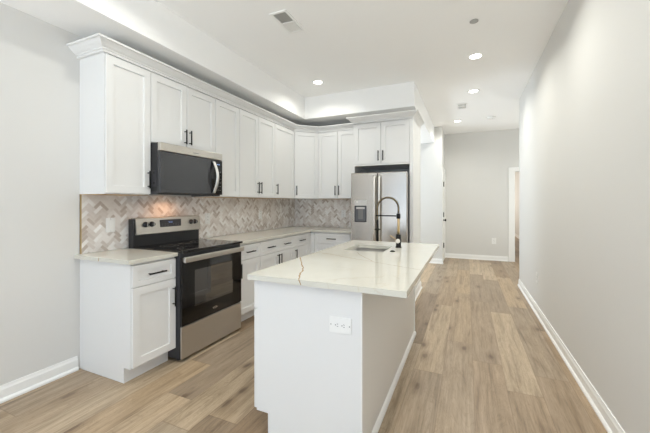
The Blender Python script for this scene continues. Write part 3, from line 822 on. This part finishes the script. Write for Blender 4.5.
o = MB().lathe((-.575, 2.700, ZT), [(.022, 0), (.022, .004), (.019, .006), (.015, .006), (.014, .010), (.0, .010)], 'z', 24).build('air_switch_button', 'black')
tag(o, 'small round black disposal button on the island counter before the faucet', 'button')

# ------------------------------------------------------------------ outlets
def outlet(name, label, loc, rz, horiz=False, pw=.078, ph=.125, rocker=False):
    t = thing(name, label, 'outlet', loc, rz, 'wall outlets and switches')
    sw, sh = (ph, pw) if horiz else (pw, ph)
    pl = MB().box(-sw/2, sw/2, -.006, 0, -sh/2, sh/2, .002).build('cover_plate', 'plate', t)
    m = MB(); iw, ih = (.067, .034) if horiz else (.034, .067)
    m.box(-iw/2, iw/2, -.008, -.006, -ih/2, ih/2, .0008); fc = m.build('rocker' if rocker else 'socket_face', 'plate', pl)
    if not rocker:
        for s in (-.018, .018):
            m = MB()
            for dx, dz, a_, b_ in ((-.006, .004, .0011, .004), (.006, .004, .0011, .004), (0, -.007, .0022, .0022)):
                if horiz: m.box(s+dz-b_, s+dz+b_, -.0086, -.0078, dx-a_, dx+a_)
                else: m.box(dx-a_, dx+a_, -.0086, -.0078, s+dz-b_, s+dz+b_)
            m.build('slots', 'slot', pl)
    for s in (-1, 1):
        p = (s*sw*.42, -.0064, 0) if horiz else (0, -.0064, s*sh*.42)
        MB().lathe(p, [(.003, .001), (.003, -.0006)], 'y', 10).build('screw', 'grey', pl)
    return t
outlet('wall_switch', 'white switch plate on the tile left of the range', (XL+.0095, 1.789, 1.131), L90, rocker=True)
outlet('electrical_outlet', 'white outlet on the tile just right of the range controls', (XL+.0095, 2.925, 1.140), L90)
outlet('electrical_outlet', 'white outlet on the tile under the middle wall cabinets', (XL+.0095, 3.99, 1.145), L90)
outlet('electrical_outlet', 'white outlet on the back wall tile near the refrigerator', (-1.90, YB-.0095, 1.145), 0)
outlet('electrical_outlet', 'white sideways outlet on the end of the island', (-.600, IY0-.0003, .689), 0, horiz=True, pw=.084, ph=.122)
outlet('electrical_outlet', 'white outlet low on the far hall wall', (.562, YF-.0003, .45), 0, pw=.09, ph=.14)
outlet('electrical_outlet', 'white outlet low on the long right wall', (XR-.0003, 4.52, .43), -L90)

# ------------------------------------------------------------------ ceiling fixtures
def can_light(label, x, y):
    t = thing('recessed_light', label, 'ceiling light', (x, y, ZC), 0, 'recessed ceiling lights')
    m = MB().lathe((0, 0, 0), [(.085, -.0005), (.085, -.004), (.080, -.007), (.060, -.006), (.056, -.0008)], 'z', 36)
    m.build('trim_ring', 'trim', t)
    MB().lathe((0, 0, 0), [(.0585, -.0062), (.0585, -.0075), (.0, -.0078)], 'z', 36).build('diffuser', 'lamp', t)
    return t
for x, y, lb in ((-1.886, 4.018, 'round recessed light near the soffit corner above the cabinets'),
                 (.086, 4.034, 'nearest round recessed light in the hall ceiling'),
                 (.085, 5.28, 'second round recessed light down the hall ceiling'),
                 (-.182, 7.075, 'farthest round recessed light in the hall ceiling')):
    can_light(lb, x, y)
LAMPS = [(-1.886, 4.018), (.086, 4.034), (.085, 5.28), (-.182, 7.075), (.086, 2.78), (.086, 1.2), (-1.74, 1.5)]
for x, y in LAMPS:
    area('lamp_light', (x, y, ZC-.012), (0, 0, 0), .13, .13, LAMP_W*(.58 if x < -1 and y > 3 else .72 if x < -1 else .75 if y < 2 else 1), (1.0, 0.995, 0.92), 'DISK', spread=math.radians(150))

def vent(name, label, x, y, w, l, rz=0.0):
    t = thing(name, label, 'vent', (x, y, ZC), rz, 'ceiling vents')
    m = MB(); e = .022
    for a_, b_, c_, d_ in ((-w/2, w/2, -l/2, -l/2+e), (-w/2, w/2, l/2-e, l/2), (-w/2, -w/2+e, -l/2+e, l/2-e), (w/2-e, w/2, -l/2+e, l/2-e), (-w/2+e, w/2-e, -.007, .007)):
        m.box(a_, b_, c_, d_, -.009, -.0005)
    m.build('frame', 'trim', t)
    MB().box(-w/2+e, w/2-e, -l/2+e, l/2-e, -.002, -.0006).build('duct', 'duct', t)
    for sgn in (-1, 1):
        m = MB(); n = int((w-2*e)/.012)
        for i in range(n):
            x_ = -w/2+e+.003+i*.012
            dxx = .007*sgn
            ya, yb_ = (-l/2+e, -.007) if sgn < 0 else (.007, l/2-e)
            m.quad((x_, ya, -.008), (x_, yb_, -.008), (x_+dxx, yb_, -.003), (x_+dxx, ya, -.003))
        m.build('louvers', 'trim', t)
vent('ceiling_vent', 'white rectangular louvered vent in the kitchen ceiling', -1.515, 2.575, .17, .36)
vent('ceiling_vent', 'small white vent in the hall ceiling before the farthest light', -.083, 6.014, .16, .30)
t = thing('smoke_detector', 'round white smoke detector on the hall ceiling', 'smoke detector', (.422, 7.01, ZC))
MB().lathe((0, 0, 0), [(.075, -.0005), (.075, -.012), (.068, -.030), (.05, -.038), (.0, -.038)], 'z', 32).build('housing', 'plate', t)
MB().lathe((0.03, 0, 0), [(.006, -.036), (.006, -.0395)], 'z', 12).build('test_button', 'grey', t)
o = MB().lathe((.057, 3.254, ZC), [(.038, -.0005), (.038, -.006), (.034, -.008), (.0, -.008)], 'z', 24).build('sprinkler_cover', 'duct')
tag(o, 'small flat round sprinkler cover on the near hall ceiling', 'sprinkler')
